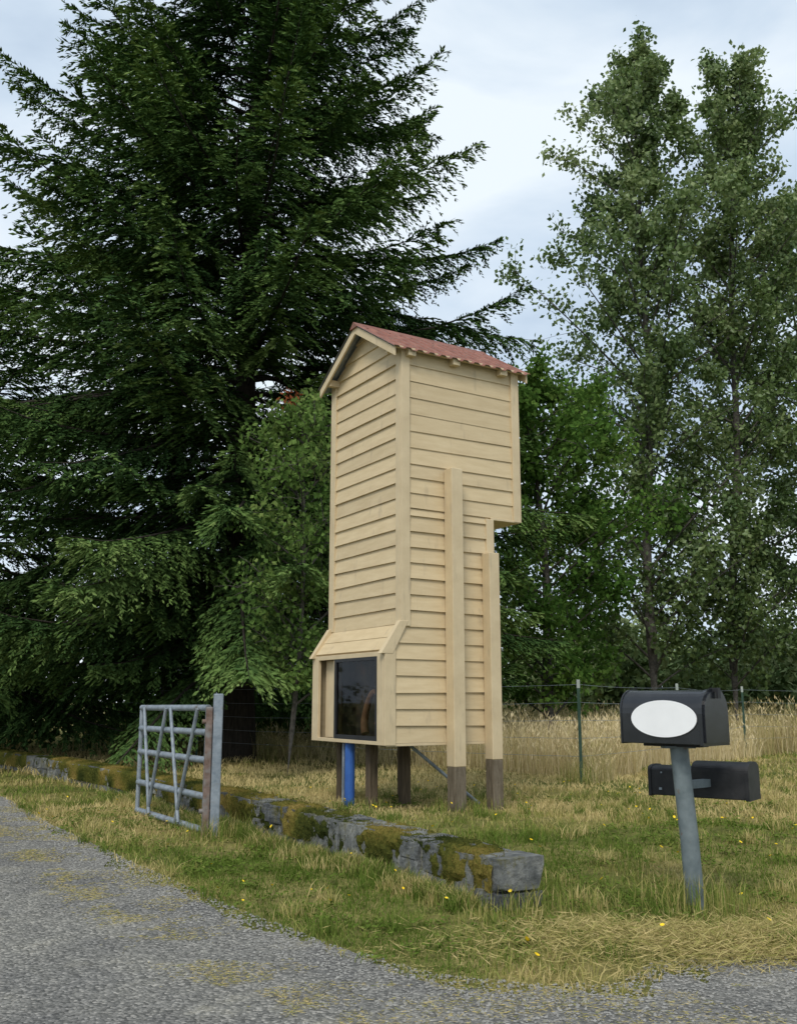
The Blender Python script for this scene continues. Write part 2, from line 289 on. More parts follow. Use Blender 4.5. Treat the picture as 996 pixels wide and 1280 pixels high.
# tall dry meadow grass
b=Buf(); N=440000; x=R.uniform(-16,26,N); y=14+R.exponential(6,N)
ok=tall_zone(x,y)&(np.abs(x)<.47*y+1.5)&(y<60)&(R.random(N)<.15+vn(x,y,.8,31)); ok&=~((x<.3)&(R.random(N)<.6)); ok&=~((x<-4)&(R.random(N)<.7))
x,y=x[ok],y[ok]; n=len(x)
lf=ss(.8,-.8,x)
far=y/18; t=np.clip(.62-.15*lf+.8*(vn(x,y,.35,32)-.5)+R.normal(0,.22,n)-.5*ss(6.5,8.5,x)*ss(24,19,y),0,1)
h=R.uniform(.3,1.1,n)*(.5+.8*vn(x,y,.6,33))*(1-.45*lf)*(.65+.35*ss(14,19,y))
blades(b,x,y,h,R.uniform(.006,.012,n)*far,t,.35+.45*lf)
hd=R.random(n)<.45*(1-.7*lf)
C=np.stack([x,y,gz(x,y)+h*.9],-1)[hd]; m_=len(C); D=np.stack([R.normal(0,.5,m_),R.normal(0,.5,m_),np.ones(m_)],-1)
leaves(b,C,D,R.uniform(.08,.16,m_),R.uniform(.012,.026,m_)*far[hd],np.clip(t[hd]+.15,0,1))
b.build('tall_dry_grass',tallm)
b=Buf(); N=170; x=R.uniform(-4.5,4,N); y=R.uniform(4.9,13,N); ok=(~onroad(x,y-.1)); x,y=x[ok],y[ok]
for X,Y in zip(x,y):
    z=float(gz(X,Y))+R.uniform(.05,.13); a=np.linspace(0,2*np.pi,9)[:8]; r=R.uniform(.008,.014)
    tl=R.normal(0,.4,2)
    ring=np.stack([X+np.cos(a)*r,Y+np.sin(a)*r,z+.004+(np.cos(a)*tl[0]+np.sin(a)*tl[1])*r],-1)
    v=np.concatenate([[[X,Y,z-.004]],ring]); f=np.array([[0,i+1,(i+1)%8+1] for i in range(8)]); b.add(v,f,R.random())
b.build('dandelion_flowers',flow)

# ------------------------------------------------------------------ stone wall
wall=empty('stone_wall',(0,0,0))
seg=np.diff(WX,axis=0); sl=np.concatenate([[0],np.cumsum(np.linalg.norm(seg,axis=1))])
def wp(s): return np.array([np.interp(s,sl,WX[:,0]),np.interp(s,sl,WX[:,1])])
def wdir(s): d=wp(s+.2)-wp(s-.2 if s>.2 else 0); return d/np.linalg.norm(d)
import bmesh
bm=bmesh.new(); bmesh.ops.create_cube(bm,size=2); bmesh.ops.subdivide_edges(bm,edges=bm.edges[:],cuts=9,use_grid_fill=True)
bm.verts.ensure_lookup_table(); SV=np.array([v.co[:] for v in bm.verts]); SF=np.array([[v.index for v in f.verts] for f in bm.faces]); bm.free()
def stone(b,c,d,L,D,H,seed,flat=False):
    rr=np.random.default_rng(seed); p=SV.copy(); k=rr.uniform(.03,.07)
    q=nrm(p)*1.25; p=p*(1-k)+q*k
    n=(vn(p[:,0]*1.3+p[:,2],p[:,1]*1.3+seed*3.1,1.3,40)-.5)*.10+(vn(p[:,0]*4+seed,p[:,2]*4+p[:,1]*3.1,1.3,41)-.5)*.07
    p=p*(1+n[:,None]*np.array([.5,.6,.3 if flat else .7]))
    for _ in range(3):
        cn=nrm(rr.normal(size=3)*np.array([1,1,.6])); dd=p@cn; lim=rr.uniform(1.18,1.4); over=np.clip(dd-lim,0,None); p-=over[:,None]*cn
    p[:,2]+=p[:,0]*rr.normal(0,.04)*(0.3 if flat else 1); p[:,0]+=p[:,2]*rr.normal(0,.08)
    nd=np.array([d[1],-d[0]])
    lx=p[:,0]*L/2; ly=p[:,1]*D/2; z=p[:,2]*H/2
    w=np.stack([c[0]+d[0]*lx+nd[0]*ly,c[1]+d[1]*lx+nd[1]*ly,c[2]+z],-1); b.add(w,SF,rr.random())
b=Buf(); seed=0; Ltot=sl[-1]-4; s=-.02
while s<Ltot:
    L=R.uniform(.24,.48)*(1+.02*s); c=wp(max(s+L/2,0)); d=wdir(max(s+L/2,.0)); nd=np.array([d[1],-d[0]])
    if s+L/2<0: c=WX[0]+d*(s+L/2)
    zt=.316+R.normal(0,.007); mode=R.random(); off=.175
    def put(c_,L_,za,zb,fl):
        global seed
        stone(b,(c_[0]+nd[0]*(off+R.normal(0,.008)),c_[1]+nd[1]*(off+R.normal(0,.008)),(za+zb)/2),d,L_*.97,.365+R.normal(0,.008),(zb-za)*.97,seed,fl); seed+=1
    if mode<.35: put(c,L,-.06,zt,True)
    elif mode<.75:
        zm=R.uniform(.12,.2); put(c,L,-.06,zm,False); put(c,L,zm,zt,True)
    else:
        zm=R.uniform(.1,.17); put(c-d*L*.25,L*.5,-.06,zm,False); put(c+d*L*.25,L*.5,-.06,zm+.01,False); put(c,L,zm+.01,zt,True)
    s+=L
b.build('stones',stonem,wall,smooth=False)
b=Buf(); S=np.arange(.06,Ltot,.2)
for s0,s1 in zip(S[:-1],S[1:]):
    q=[]
    for z in (-.05,.299):
        for s,o in ((s0,.015),(s1,.015),(s1,.333),(s0,.333)):
            c=wp(s); d=wdir(s); q.append([c[0]+d[1]*o,c[1]-d[0]*o,z])
    hexa(b,q)
b.build('mortar_core',mortar,wall)
S=np.arange(.05,Ltot,.016); prof=[(-.012,.08),(-.012,.11),(-.012,.14),(-.013,.17),(-.013,.2),(-.012,.23),(-.01,.26),(-.003,.29),(.01,.312),(.03,.32),(.06,.322),(.09,.322),(.12,.322),(.16,.322),(.2,.322),(.24,.322),(.28,.322),(.32,.315),(.36,.29)]
P=[];TT=[]
pl=np.concatenate([[0],np.cumsum([math.dist(prof[i],prof[i+1]) for i in range(len(prof)-1)])])
C=np.array([wp(s) for s in S]); Dd=np.array([wdir(s) for s in S])
for j,(o,z) in enumerate(prof):
    q=np.full(len(S),pl[j])
    amt=vn(S*1.0,q*1.2,1.9,51)*.5+vn(S,q,9,52)*.3+vn(S,q,24,56)*.2
    frontdrop=max(0,.27-z)*1.0
    base=.465+frontdrop*.5-.08*ss(3,8,S)+.14*ss(.6,.2,S)
    a=(amt-base)*.16; a=np.clip(a,-.06,.02)+.016*(vn(S,q,40,53)-.5)
    f_=1 if o<0 else (.5 if o<.02 else 0)
    P.append(np.stack([C[:,0]+Dd[:,1]*(o-f_*a),C[:,1]-Dd[:,0]*(o-f_*a),z+(1-f_)*a],-1)); TT.append(np.clip(.42+1.3*(vn(S,q,3,54)-.5),0,1))
P=np.array(P); TT=np.array(TT); J,K,_=P.shape; i=np.arange(J-1)[:,None]*K+np.arange(K-1)[None,:]
b=Buf(); b.add(P.reshape(-1,3),np.stack([i,i+1,i+K+1,i+K],-1).reshape(-1,4),TT.ravel())
fl=P.reshape(-1,3); ft=TT.ravel(); N=120000; ii=R.integers(0,len(fl),N); ii=ii[(ii%K)<800]
pp=fl[ii]+R.normal(0,.007,(len(ii),3)); D=R.normal(0,.6,(len(ii),3)); D[:,2]+=.7
leaves(b,pp,D,R.uniform(.008,.02,len(ii)),R.uniform(.003,.007,len(ii)),np.clip(ft[ii]+R.normal(0,.2,len(ii)),0,1))
b.build('moss',mossm,wall,smooth=False)

# ------------------------------------------------------------------ tower
A=math.atan2(.522,.853); tow=empty('wooden_tower',(.044,10.216,0),A)
WY=1.6; XL=1.17; XU=1.575; ZB=.87; ZT=5.2; ZR=5.69; ZC=3.36; ZX=1.83; ZS=2.10
def siding(b,P,U,Nn,rng,z0,z1,pitch=.172,th=.026,ph=0):
    P=np.array(P,float);U=np.array(U,float);Nn=np.array(Nn,float); z=z0-ph
    while z<z1-.005:
        a=max(z,z0); c=min(z+pitch,z1)
        if c-a>.01:
            jt=R.normal(0,.0025); dz=R.normal(0,.004)
            u0,u1=rng(a+1e-4); v0,v1=rng(c-1e-4)
            if u1-u0>.02:
                tb=th+jt; tt=.006
                q=[]
                for (uu,zz,t) in ((u0,a+dz,0),(u1,a-dz,0),(u1,a-dz,tb),(u0,a+dz,tb),(v0,c,0),(max(v1,v0+.001),c,0),(max(v1,v0+.001),c,tt),(v0,c,tt)):
                    q.append(P+U*uu+Nn*t+np.array([0,0,zz]))
                hexa(b,q,R.random())
        z+=pitch
b=Buf()
box(b,.004,XL-.004,.004,WY-.004,ZX,ZT-.01); box(b,XL-.01,XU-.004,.004,WY-.004,ZC+.004,ZT-.01)
hexa(b,[(.004,.004,ZT-.012),(XU-.004,.004,ZT-.012),(XU-.004,WY-.004,ZT-.012),(.004,WY-.004,ZT-.012),(.004,WY/2-.002,ZR-.02),(XU-.004,WY/2-.002,ZR-.02),(XU-.004,WY/2+.002,ZR-.02),(.004,WY/2+.002,ZR-.02)])
box(b,-.195,XL-.004,.004,.03,ZB,ZX); box(b,-.195,XL-.004,WY-.03,WY-.004,ZB,ZX); box(b,XL-.03,XL-.005,.03,WY-.03,ZB,ZX)
full=lambda a,c:(lambda z:(a,c))
def lowS(z):
    if z<ZX: l=-.2
    elif z<ZS: l=-.2*(ZS-z)/(ZS-ZX)
    else: l=0
    return (l,XL)
siding(b,(0,0,0),(1,0,0),(0,-1,0),lowS,ZB,ZC,.172,.027)
siding(b,(0,0,0),(1,0,0),(0,-1,0),full(0,XU),ZC,3.86,.172,.024,0)
siding(b,(0,0,0),(1,0,0),(0,-1,0),full(0,XU),3.86,ZT,.19,.016)
siding(b,(0,WY,0),(1,0,0),(0,1,0),lowS,ZB,ZC); siding(b,(0,WY,0),(1,0,0),(0,1,0),full(0,XU),ZC,ZT)
siding(b,(XL,0,0),(0,1,0),(1,0,0),full(0,WY),ZB,ZC); siding(b,(XU,0,0),(0,1,0),(1,0,0),full(0,WY),ZC,ZT)
def gab(z):
    if z<=ZT: return (0,WY)
    k=(z-ZT)/(ZR-ZT)*WY/2; return (k,WY-k)
siding(b,(0,0,0),(0,1,0),(-1,0,0),gab,ZS,ZR-.02,.172,.027)
for k in range(2):
    f0,f1=k/2,(k+1)/2
    x0=-.2*(1-f0)-.03; x1=-.2*(1-f1)-.0; z0=ZX+(ZS-ZX)*f0; z1=ZX+(ZS-ZX)*f1
    hexa(b,[(x0+.03,-.0,z0-.02),(x0+.03,WY,z0-.02),(x0,WY,z0),(x0,0,z0),(x1+.03,0,z1-.02),(x1+.03,WY,z1-.02),(x1-.012,WY,z1+.012),(x1-.012,0,z1+.012)],.6)
hexa(b,[(-.2,.004,ZX-.0),(.02,.004,ZX),(.02,WY-.004,ZX),(-.2,WY-.004,ZX),(-.0,.004,ZS-.01),(.02,.004,ZS-.01),(.02,WY-.004,ZS-.01),(-.0,WY-.004,ZS-.01)],.5)
b.build('siding',cream,tow)
b=Buf(); e=.036
box(b,-e,.075,-e,0,ZS-.02,ZT-.0); box(b,-e-.002,0,0,.085,ZS+.0,ZT+.03)
box(b,-e-.002,0,WY-.085,WY+e,ZS,ZT+.03)
box(b,XU-.075,XU+e,-e,0,ZC-.02,ZT-.01); box(b,XU,XU+e+.002,0,.07,ZC-.02,ZT-.01)
box(b,XL-.07,XL+e,-e+.002,0,ZB,ZC-.022); 
box(b,XL,XU+.02,-.030,WY,ZC-.028,ZC-.001)
box(b,-.2-e,-.105,-e,0,ZB-.02,ZX-.01); box(b,-.2-e-.002,-.2,0,.13,ZB-.02,ZX-.02)
box(b,-.2-e-.002,-.2,WY-.115,WY+e,ZB-.02,ZX-.02); box(b,-.2,-.1,WY,WY+e,ZB-.02,ZX-.02)
box(b,-.2-e,-.2,.13,WY-.115,ZX-.07,ZX-.02); box(b,-.2-e,-.2,.13,WY-.115,ZB-.02,ZB+.02)
box(b,-.21,XL,-.025,-.001,ZB-.03,ZB-.002)
for y0,y1 in ((-e-.004,.03),(WY-.03,WY+e+.004)):
    hexa(b,[(-.29,y0,ZX-.045),(-.14,y0,ZX-.045),(-.14,y1,ZX-.045),(-.29,y1,ZX-.045),(-.055,y0,ZS+.035),(.05,y0,ZS+.035),(.05,y1,ZS+.035),(-.055,y1,ZS+.035)])
sl_=(ZR-ZT)/(WY/2)
for sgn in (0,1):
    def yy(k): return k if sgn==0 else WY-k
    k0=-.10; z0=ZT+sl_*k0
    ys=[yy(k0),yy(WY/2)]
    for xa,xb in ((-.17,-.145),(XU+.1,XU+.125)):
        hexa(b,[(xa,ys[0],z0-.10),(xb,ys[0],z0-.10),(xb,ys[1],ZR-.10),(xa,ys[1],ZR-.10),(xa,ys[0],z0+.0),(xb,ys[0],z0+.0),(xb,ys[1],ZR),(xa,ys[1],ZR)])
for x0 in (.02,.62,1.3):
    box(b,x0,x0+.1,-.10,0.0,ZT-.12,ZT-.045)
box(b,-.14,XU+.1,-.085,-.05,ZT-.05,ZT-.025)
box(b,-.14,0,.06,.13,ZT-.06,ZT+.02); box(b,-.14,0,WY-.13,WY-.06,ZT-.06,ZT+.02)
box(b,-.14,-.12,1.13,WY-.12,ZB+.02,ZX-.07)
box(b,-.225,-.14,1.09,1.125,ZB+.02,ZX-.07)
tr=b.build('trim_boards',trimc,tow); bv=tr.modifiers.new('b','BEVEL'); bv.width=.004; bv.segments=2
b=Buf(); n=260; X=np.linspace(-.19,XU+.15,n); wave=.012*np.clip(np.sin((X+.19)*2*np.pi/.155)*2.2,-1,1)
for sgn in (0,1):
    rows=[]
    for k in (-.13,WY/2+.0):
        y=k if sgn==0 else WY-k
        rows.append(np.stack([X,np.full(n,y),ZT+sl_*k+.022+wave],-1))
    V=np.concatenate(rows); i=np.arange(n-1); F=np.stack([i,i+1,i+1+n,i+n],-1)
    V2=V.copy(); V2[:,2]-=.005
    b.add(V,F if sgn==0 else F[:,::-1]); b.add(V2,F[:,::-1] if sgn==0 else F,mi=1)
    b.add(np.concatenate([rows[0],rows[0]-[0,0,.005]]),F)
hexa(b,[(-.195,WY/2-.09,ZR-.035),(XU+.155,WY/2-.09,ZR-.035),(XU+.155,WY/2+.09,ZR-.035),(-.195,WY/2+.09,ZR-.035),(-.195,WY/2-.004,ZR+.042),(XU+.155,WY/2-.004,ZR+.042),(XU+.155,WY/2+.004,ZR+.042),(-.195,WY/2+.004,ZR+.042)])
b.build('roof',[redmetal,galv],tow)
b=Buf()
def post(x,y,w,z0,z1,zp):
    box(b,x-w/2,x+w/2,y-w/2,y+w/2,zp,z1,mi=0); box(b,x-w/2+.002,x+w/2-.002,y-w/2+.002,y+w/2-.002,z0,zp,mi=1)
post(.60,-.105,.15,.0,3.84,.62); post(1.10,-.10,.14,.0,2.93,.68)
o=b.build('tall_posts',[trimc,greywood],tow); bv=o.modifiers.new('b','BEVEL'); bv.width=.008; bv.segments=2
b=Buf()
for x,y in ((.0,.64),(.43,.66),(.1,1.5),(.93,1.5)): box(b,x-.052,x+.052,y-.052,y+.052,0,ZB)
box(b,-.19,XL-.05,.05,WY-.05,ZB-.015,ZB+.012)
o=b.build('legs_and_floor',darkwood,tow); bv=o.modifiers.new('b','BEVEL'); bv.width=.008; bv.segments=1
b=Buf(); tube(b,[(.25,.3,ZB-.02),(1.05,.12,.2)],.018,8); tube(b,[(-.16,.99,.1),(-.16,.99,ZB)],.016,8); b.build('pipe_brace',galv,tow)
b=Buf(); tube(b,[(-.15,.86,.1),(-.15,.86,ZB+.0)],.056,14); b.build('blue_pipe',bluep,tow,smooth=False)
b=Buf(); y0,y1,z0,z1=.13,1.09,ZB+.02,ZX-.07; xw0=-.236
box(b,xw0,-.2,y0,y0+.04,z0,z1); box(b,xw0,-.2,y1-.04,y1,z0,z1); box(b,xw0,-.2,y0+.04,y1-.04,z0,z0+.045); box(b,xw0,-.2,y0+.04,y1-.04,z1-.035,z1)
b.build('window_frame',frameb,tow)
b=Buf(); b.add([(-.219,y0+.03,z0+.035),(-.219,y1-.03,z0+.035),(-.219,y1-.03,z1-.025),(-.219,y0+.03,z1-.025)],[[0,3,2,1]]); b.build('window_glass',glass,tow)
b=Buf(); box(b,.04,.06,.03,WY-.03,ZB+.012,ZX-.01); box(b,-.13,.04,1.075,1.085,ZB+.012,ZX-.01); b.build('display_back_panel',panelm,tow)
b=Buf(); th=np.linspace(-.7,2.5,22)
tube(b,np.stack([np.full(22,-.11)+.02*np.sin(th*2),.40+.20*np.cos(th),ZB+.26+.27*np.sin(th)],-1),np.linspace(.045,.02,22),10)
tube(b,[(-.09,.22,ZB+.02),(-.10,.30,ZB+.20),(-.10,.25,ZB+.40),(-.10,.33,ZB+.54)],[.05,.06,.04,.02],10)
b.build('carved_figure',surf('orange_wood',[(.3,(.22,.10,.045)),(.7,(.45,.22,.10))],scale=8,bump=.2),tow,smooth=True)

# ------------------------------------------------------------------ gate
gA=math.atan2(.853,-.522)
gate=empty('metal_gate',(-1.86,9.78,0),gA)
b=Buf(); gl=2.32
def rail(t0,z0,t1,z1,r=.026,y=0):
    tube(b,[(t0,y,z0),(t1,y,z1)],r,10)
for z in (1.23,.99,.72,.37,.05): rail(.09,z,gl,z-.01,.034)
for t_ in (.10,gl): rail(t_,.05,t_,1.235,.026)
for p_ in ((.30,1.22,.85,.06),(1.15,1.22,.75,.06),(1.3,1.22,1.8,.06),(2.1,1.22,1.75,.06)): rail(*p_,r=.02,y=.04)
b.build('gate_rails',galv,gate,smooth=True)
gp=empty('gate_post',(-1.79,9.74,0),.3)
b=Buf(); box(b,-.045,.045,-.045,.045,-.1,1.37); o=b.build('steel_post',galv,gp); bv=o.modifiers.new('b','BEVEL'); bv.width=.008
b=Buf(); box(b,-.115,-.052,-.03,.04,-.1,1.24); o=b.build('rusty_hinge_post',rust,gp); bv=o.modifiers.new('b','BEVEL'); bv.width=.006
b=Buf()
for z in (.25,1.1): tube(b,[(-.15,.0,z),(.0,.0,z)],.022,8)
b.build('hinges',rust,gp)

# ------------------------------------------------------------------ mailboxes
def arch_profile(W,H,st,seg=18):
    a=np.linspace(0,np.pi,seg); p=[(W/2,0.0)]; 
    p+=[(W/2*math.copysign(abs(math.cos(t))**.75,math.cos(t)),st+(H-st)*abs(math.sin(t))**.85) for t in a]
    p+=[(-W/2,0.0)]
    return np.array(p)
def extrude(b,prof,x0,x1,scale=1.0,mi=0):
    n=len(prof); c=np.array([0,prof[:,1].max()/2]); q=(prof-c)*scale+c
    v=np.concatenate([np.stack([np.full(n,x0),q[:,0],q[:,1]],-1),np.stack([np.full(n,x1),q[:,0],q[:,1]],-1)])
    i=np.arange(n); j=(i+1)%n; b.add(v,np.stack([i,j,j+n,i+n],-1),mi=mi)
    b.add(v[:n],np.arange(n)[None,::-1],mi=mi); b.add(v[n:],np.arange(n)[None,:],mi=mi)
mb=empty('mailbox',(1.80,6.42,1.03),math.radians(-45))
pr=arch_profile(.33,.34,.19); b=Buf(); extrude(b,pr,-.29,.265); extrude(b,pr,.266,.288,1.045); extrude(b,pr,.288,.30,.93); extrude(b,pr,-.30,-.289,1.03)
o=b.build('box_body',blackm,mb,smooth=False); bv=o.modifiers.new('b','BEVEL'); bv.width=.004; bv.segments=2; bv.limit_method='ANGLE'
b=Buf(); box(b,.27,.325,-.02,.02,.325,.352); box(b,.312,.325,-.02,.02,.285,.325); box(b,-.22,-.02,.166,.176,.2,.24); box(b,-.23,-.19,.166,.176,.1,.24)
box(b,-.2,.2,-.06,.06,-.02,-.001)
b.build('latch_and_flag',blackpl,mb)
b=Buf(); th=np.linspace(0,2*np.pi,49)[:48]; ex,ez=.232*np.cos(th)+.02,.158+.116*np.sin(th)
v=np.concatenate([np.stack([ex,np.full(48,-.176),ez],-1),np.stack([ex,np.full(48,-.168),ez],-1)]); i=np.arange(48); j=(i+1)%48
b.add(v,np.stack([i,j,j+48,i+48],-1)); b.add(v[:48],np.arange(48)[None,::-1]); b.add(v[48:],np.arange(48)[None]); b.build('oval_number_plate',whitep,mb)
mp=empty('mailbox_post',(1.87,6.4,0))
b=Buf(); tube(b,[(0,0,-.05),(-.02,0,.45),(-.055,0,1.012)],.058,20); b.build('steel_pipe',postm,mp,smooth=True)
b=Buf(); box(b,-.16,.04,-.05,.05,1.0,1.014); hexa(b,[(-.04,-.0,.74),(.25,.24,.74),(.22,.28,.74),(-.07,.04,.74),(-.04,-.0,.79),(.25,.24,.79),(.22,.28,.79),(-.07,.04,.79)])
b.build('mounting_bracket',postm,mp)
m2=empty('mailbox',(2.07,6.75,.665),math.radians(-35))
pr=arch_profile(.25,.235,.17); pr2=arch_profile(.235,.2,.17)
b=Buf(); extrude(b,pr,-.04,.31); extrude(b,pr,.31,.335,1.05); extrude(b,pr2,-.34,-.04,.97); extrude(b,pr2,-.345,-.325,1.04)
o=b.build('box_body',blackpl,m2); bv=o.modifiers.new('b','BEVEL'); bv.width=.006; bv.segments=2; bv.limit_method='ANGLE'
b=Buf(); box(b,-.27,-.25,-.122,-.117,.04,.055); box(b,-.255,-.245,-.122,-.117,.15,.16); b.build('rivets',galv,m2)

# ------------------------------------------------------------------ fence
fn=empty('wire_fence'); b=Buf(); b2=Buf()
FP=[(-7.5,23.5),(-4,19.6),(-.9,16.7),(2.57,13.97),(4.9,17.2),(7.2,20.5),(11.5,24)]
for (X,Y) in FP:
    z=float(gz(X,Y)); s=.022
    box(b,X-s,X+s,Y-.006,Y+.006,z-.1,1.6); box(b,X-.006,X+.006,Y,Y+.035,z-.1,1.6)
    box(b,X-s-.001,X+s+.001,Y-.008,Y+.008,1.48,1.6,mi=1)
b.build('steel_posts',[tpost,surf('white_post_tip',[(.3,(.3,.34,.3)),(.7,(.4,.43,.4))],bump=0)],fn)
for (p,q) in zip(FP[:-1],FP[1:]):
    for z in (.45,.7,.95,1.2,1.45):
        t_=np.linspace(0,1,9); sag=-.03*4*t_*(1-t_)*R.uniform(.3,1.4)
        tube(b2,np.stack([p[0]+(q[0]-p[0])*t_,p[1]+(q[1]-p[1])*t_,z+.08+sag],-1),.0025,4)
b2.build('wires',galv,fn)
b=Buf(); 
for X,Y,h in ((2.9,19,.95),(3.6,20,.9)): tube(b,[(X,Y,0),(X+.02,Y,h)],.05,8)
b.build('old_wooden_posts',greywood,fn)

# ------------------------------------------------------------------ trees
def fir(name,X,Y,H,prof,z0,nb,seed,tipb=1.0,dens=1.0,bk=.35):
    global R; Rs=R; R=np.random.default_rng(seed)
    root=empty(name,(X,Y,float(gz(X,Y)))); tb=Buf(); fb=Buf()
    zz=np.linspace(-.2,H,14); tube(tb,np.stack([.05*np.sin(zz*.5),.05*np.cos(zz*.7),zz],-1),np.interp(zz,[0,.5,H],[.42,.30,.02])*H/21,10)
    cam=nrm(np.array([-X,-Y])) 
    for i in range(nb):
        f=(i+.5)/nb; z=z0+(H-z0-.2)*f**1.02; az=i*2.39996+R.normal(0,.3)
        L=np.interp(z,*prof)*R.choice([.62,.8,.95,1.06])*R.uniform(.92,1.08); d=np.array([math.cos(az),math.sin(az),0]); sd=np.array([-d[1],d[0],0])
        face=d[0]*cam[0]+d[1]*cam[1]; D_=dens*(1 if face>-.3 else bk)
        hf=(z-z0)/(H-z0); e0=R.normal(.05,.08)+.75*hf**2; dr=R.uniform(.45,.8)*(1-.6*hf); up=R.uniform(.3,.55)*(1-.3*hf)
        wob=R.normal(0,.06)
        def P(t): t=np.asarray(t)[...,None]; return d*L*t*(1-.06*t)+sd*(wob*L*t*t)+np.array([0,0,1.])*(z+L*(e0*t-dr*t**2+up*t**3))
        t_=np.linspace(0,1,7); tube(tb,P(t_),np.linspace(.008*L+.008,.003,7),4,caps=False)
        nt_=int(L*10.5*D_)+4; t=np.sort(R.uniform(.10,1,nt_*2)**.8); side=np.where(R.random(len(t))<.5,-1,1)
        l=(.31*L*(1-t)**.75+.16)*R.uniform(.6,1.15,len(t)); l=np.minimum(l,1.1)
        O=P(t); Tn=nrm(P(np.minimum(t+.02,1.02))-P(t-.0))
        fw=R.uniform(.6,.95,len(t))[:,None]; TD=nrm(Tn*fw+sd*side[:,None]*R.uniform(.55,.9,len(t))[:,None]+np.array([0,0,1.])*R.normal(-.24,.18,len(t))[:,None])
        ns=np.maximum((l/.031).astype(int),5); idx=np.repeat(np.arange(len(t)),ns); u=R.random(len(idx))
        lu=l[idx]; C=O[idx]+TD[idx]*(u*lu)[:,None]+np.array([0,0,-1.])*(u*u*lu*.35)[:,None]
        pr_=nrm(np.cross(TD[idx],np.array([0,0,1.]))); s2=np.where(R.random(len(idx))<.5,-1,1)[:,None]
        SD=TD[idx]+pr_*s2*R.uniform(.3,.8,len(idx))[:,None]+R.normal(0,.12,(len(idx),3)); SD[:,2]-=.10+.22*u
        tipness=t[idx]*.6+u*.4
        clump=R.normal(0,.12)
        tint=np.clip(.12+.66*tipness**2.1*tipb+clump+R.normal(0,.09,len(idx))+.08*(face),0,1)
        leaves(fb,C,SD,R.uniform(.09,.18,len(idx))*(1.15-.4*u),R.uniform(.030,.047,len(idx)),tint,flat=1.1)
    tb.build('trunk_and_branches',bark,root,smooth=True); fb.build('needle_foliage',firm,root); R=Rs
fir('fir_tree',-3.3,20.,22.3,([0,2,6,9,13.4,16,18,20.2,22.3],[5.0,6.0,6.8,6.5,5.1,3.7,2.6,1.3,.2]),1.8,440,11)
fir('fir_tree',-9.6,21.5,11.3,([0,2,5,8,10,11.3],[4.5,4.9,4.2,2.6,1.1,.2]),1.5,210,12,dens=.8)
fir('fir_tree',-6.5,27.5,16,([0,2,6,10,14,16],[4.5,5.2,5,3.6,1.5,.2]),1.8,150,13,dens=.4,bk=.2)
def broad(name,X,Y,H,lean,z0,prof,nl,ns,nleaf,mat_,lsize,seed,asc=.9,barkm=barkg,tr=.16,red=False,up=1.0,spread=1.0):
    global R; Rs=R; R=np.random.default_rng(seed)
    root=empty(name,(X,Y,float(gz(X,Y)))); tb=Buf(); fb=Buf()
    def TP(z): 
        z=np.asarray(z,float); return np.stack([lean[0]*(z/H)**1.2+.12*np.sin(z*.6+seed),lean[1]*z/H+.12*np.cos(z*.5+seed),z],-1)
    zz=np.linspace(-.1,H*.98,16); tube(tb,TP(zz),np.interp(zz,[0,H],[tr,.012]),8)
    for i in range(nl):
        f=(i+.5)/nl; z=z0+(H*.97-z0)*f; az=i*2.39996+R.normal(0,.4); L=np.interp(z,*prof)*R.choice([.45,.75,.95,1.2])*R.uniform(.9,1.1)
        d=np.array([math.cos(az),math.sin(az),0]); a=asc*R.uniform(.7,1.3); d3=nrm(d+np.array([0,0,a])); base=TP(z)
        t=np.linspace(0,1,6)[:,None]; bend=nrm(R.normal(size=3))*.12*L
        BP=lambda t: base+d3*L*t*1.2+bend*t*t-np.array([0,0,1.])*L*.18*t*t
        tube(tb,BP(t),np.linspace(.008*L+.010,.004,6),4,caps=False)
        tj=R.uniform(.12,1,ns)**.8
        O=BP(tj[:,None]); sdv=nrm(R.normal(size=(ns,3))+d3*.6+np.array([0,0,.3*up])); sl2=(.25*L*(1.15-tj)+.25)*R.uniform(.6,1.4,ns)
        E=O+sdv*sl2[:,None]
        for o_,e_ in zip(O,E): tube(tb,[o_,(o_+e_)/2+[0,0,.03],e_],[.010,.006,.003],3,caps=False)
        nlf=np.maximum((nleaf*R.uniform(.3,1.7,ns)).astype(int),4)
        idx=np.repeat(np.arange(ns),nlf); u=R.uniform(.1,1.1,len(idx))
        C=O[idx]+sdv[idx]*(u*sl2[idx])[:,None]+R.normal(0,(.06+.03*L**.5)*spread,(len(idx),3))
        D=R.normal(0,.7,(len(idx),3)); D[:,2]-=.45
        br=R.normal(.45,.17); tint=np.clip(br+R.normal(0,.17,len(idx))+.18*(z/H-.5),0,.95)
        leaves(fb,C,D,lsize*R.uniform(.7,1.25,len(idx)),lsize*.75*R.uniform(.7,1.2,len(idx)),tint)
    if red:
        C=np.array(red)+R.normal(0,.09,(40,3)); leaves(fb,C,R.normal(0,1,(40,3))-[0,0,.5],.11,.04,1.0)
    tb.build('trunk_and_branches',barkm,root,smooth=True); fb.build('leaf_foliage',mat_,root); R=Rs
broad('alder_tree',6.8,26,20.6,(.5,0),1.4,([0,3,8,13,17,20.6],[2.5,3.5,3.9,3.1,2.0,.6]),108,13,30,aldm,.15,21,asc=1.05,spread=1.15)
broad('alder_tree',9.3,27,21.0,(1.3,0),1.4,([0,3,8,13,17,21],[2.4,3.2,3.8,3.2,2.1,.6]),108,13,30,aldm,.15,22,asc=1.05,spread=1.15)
broad('alder_tree',12.6,29,18,(.4,0),1.2,([0,3,8,13,18],[2.4,3.2,3.6,2.8,.6]),80,12,28,aldm,.16,23,asc=.95,spread=1.2)
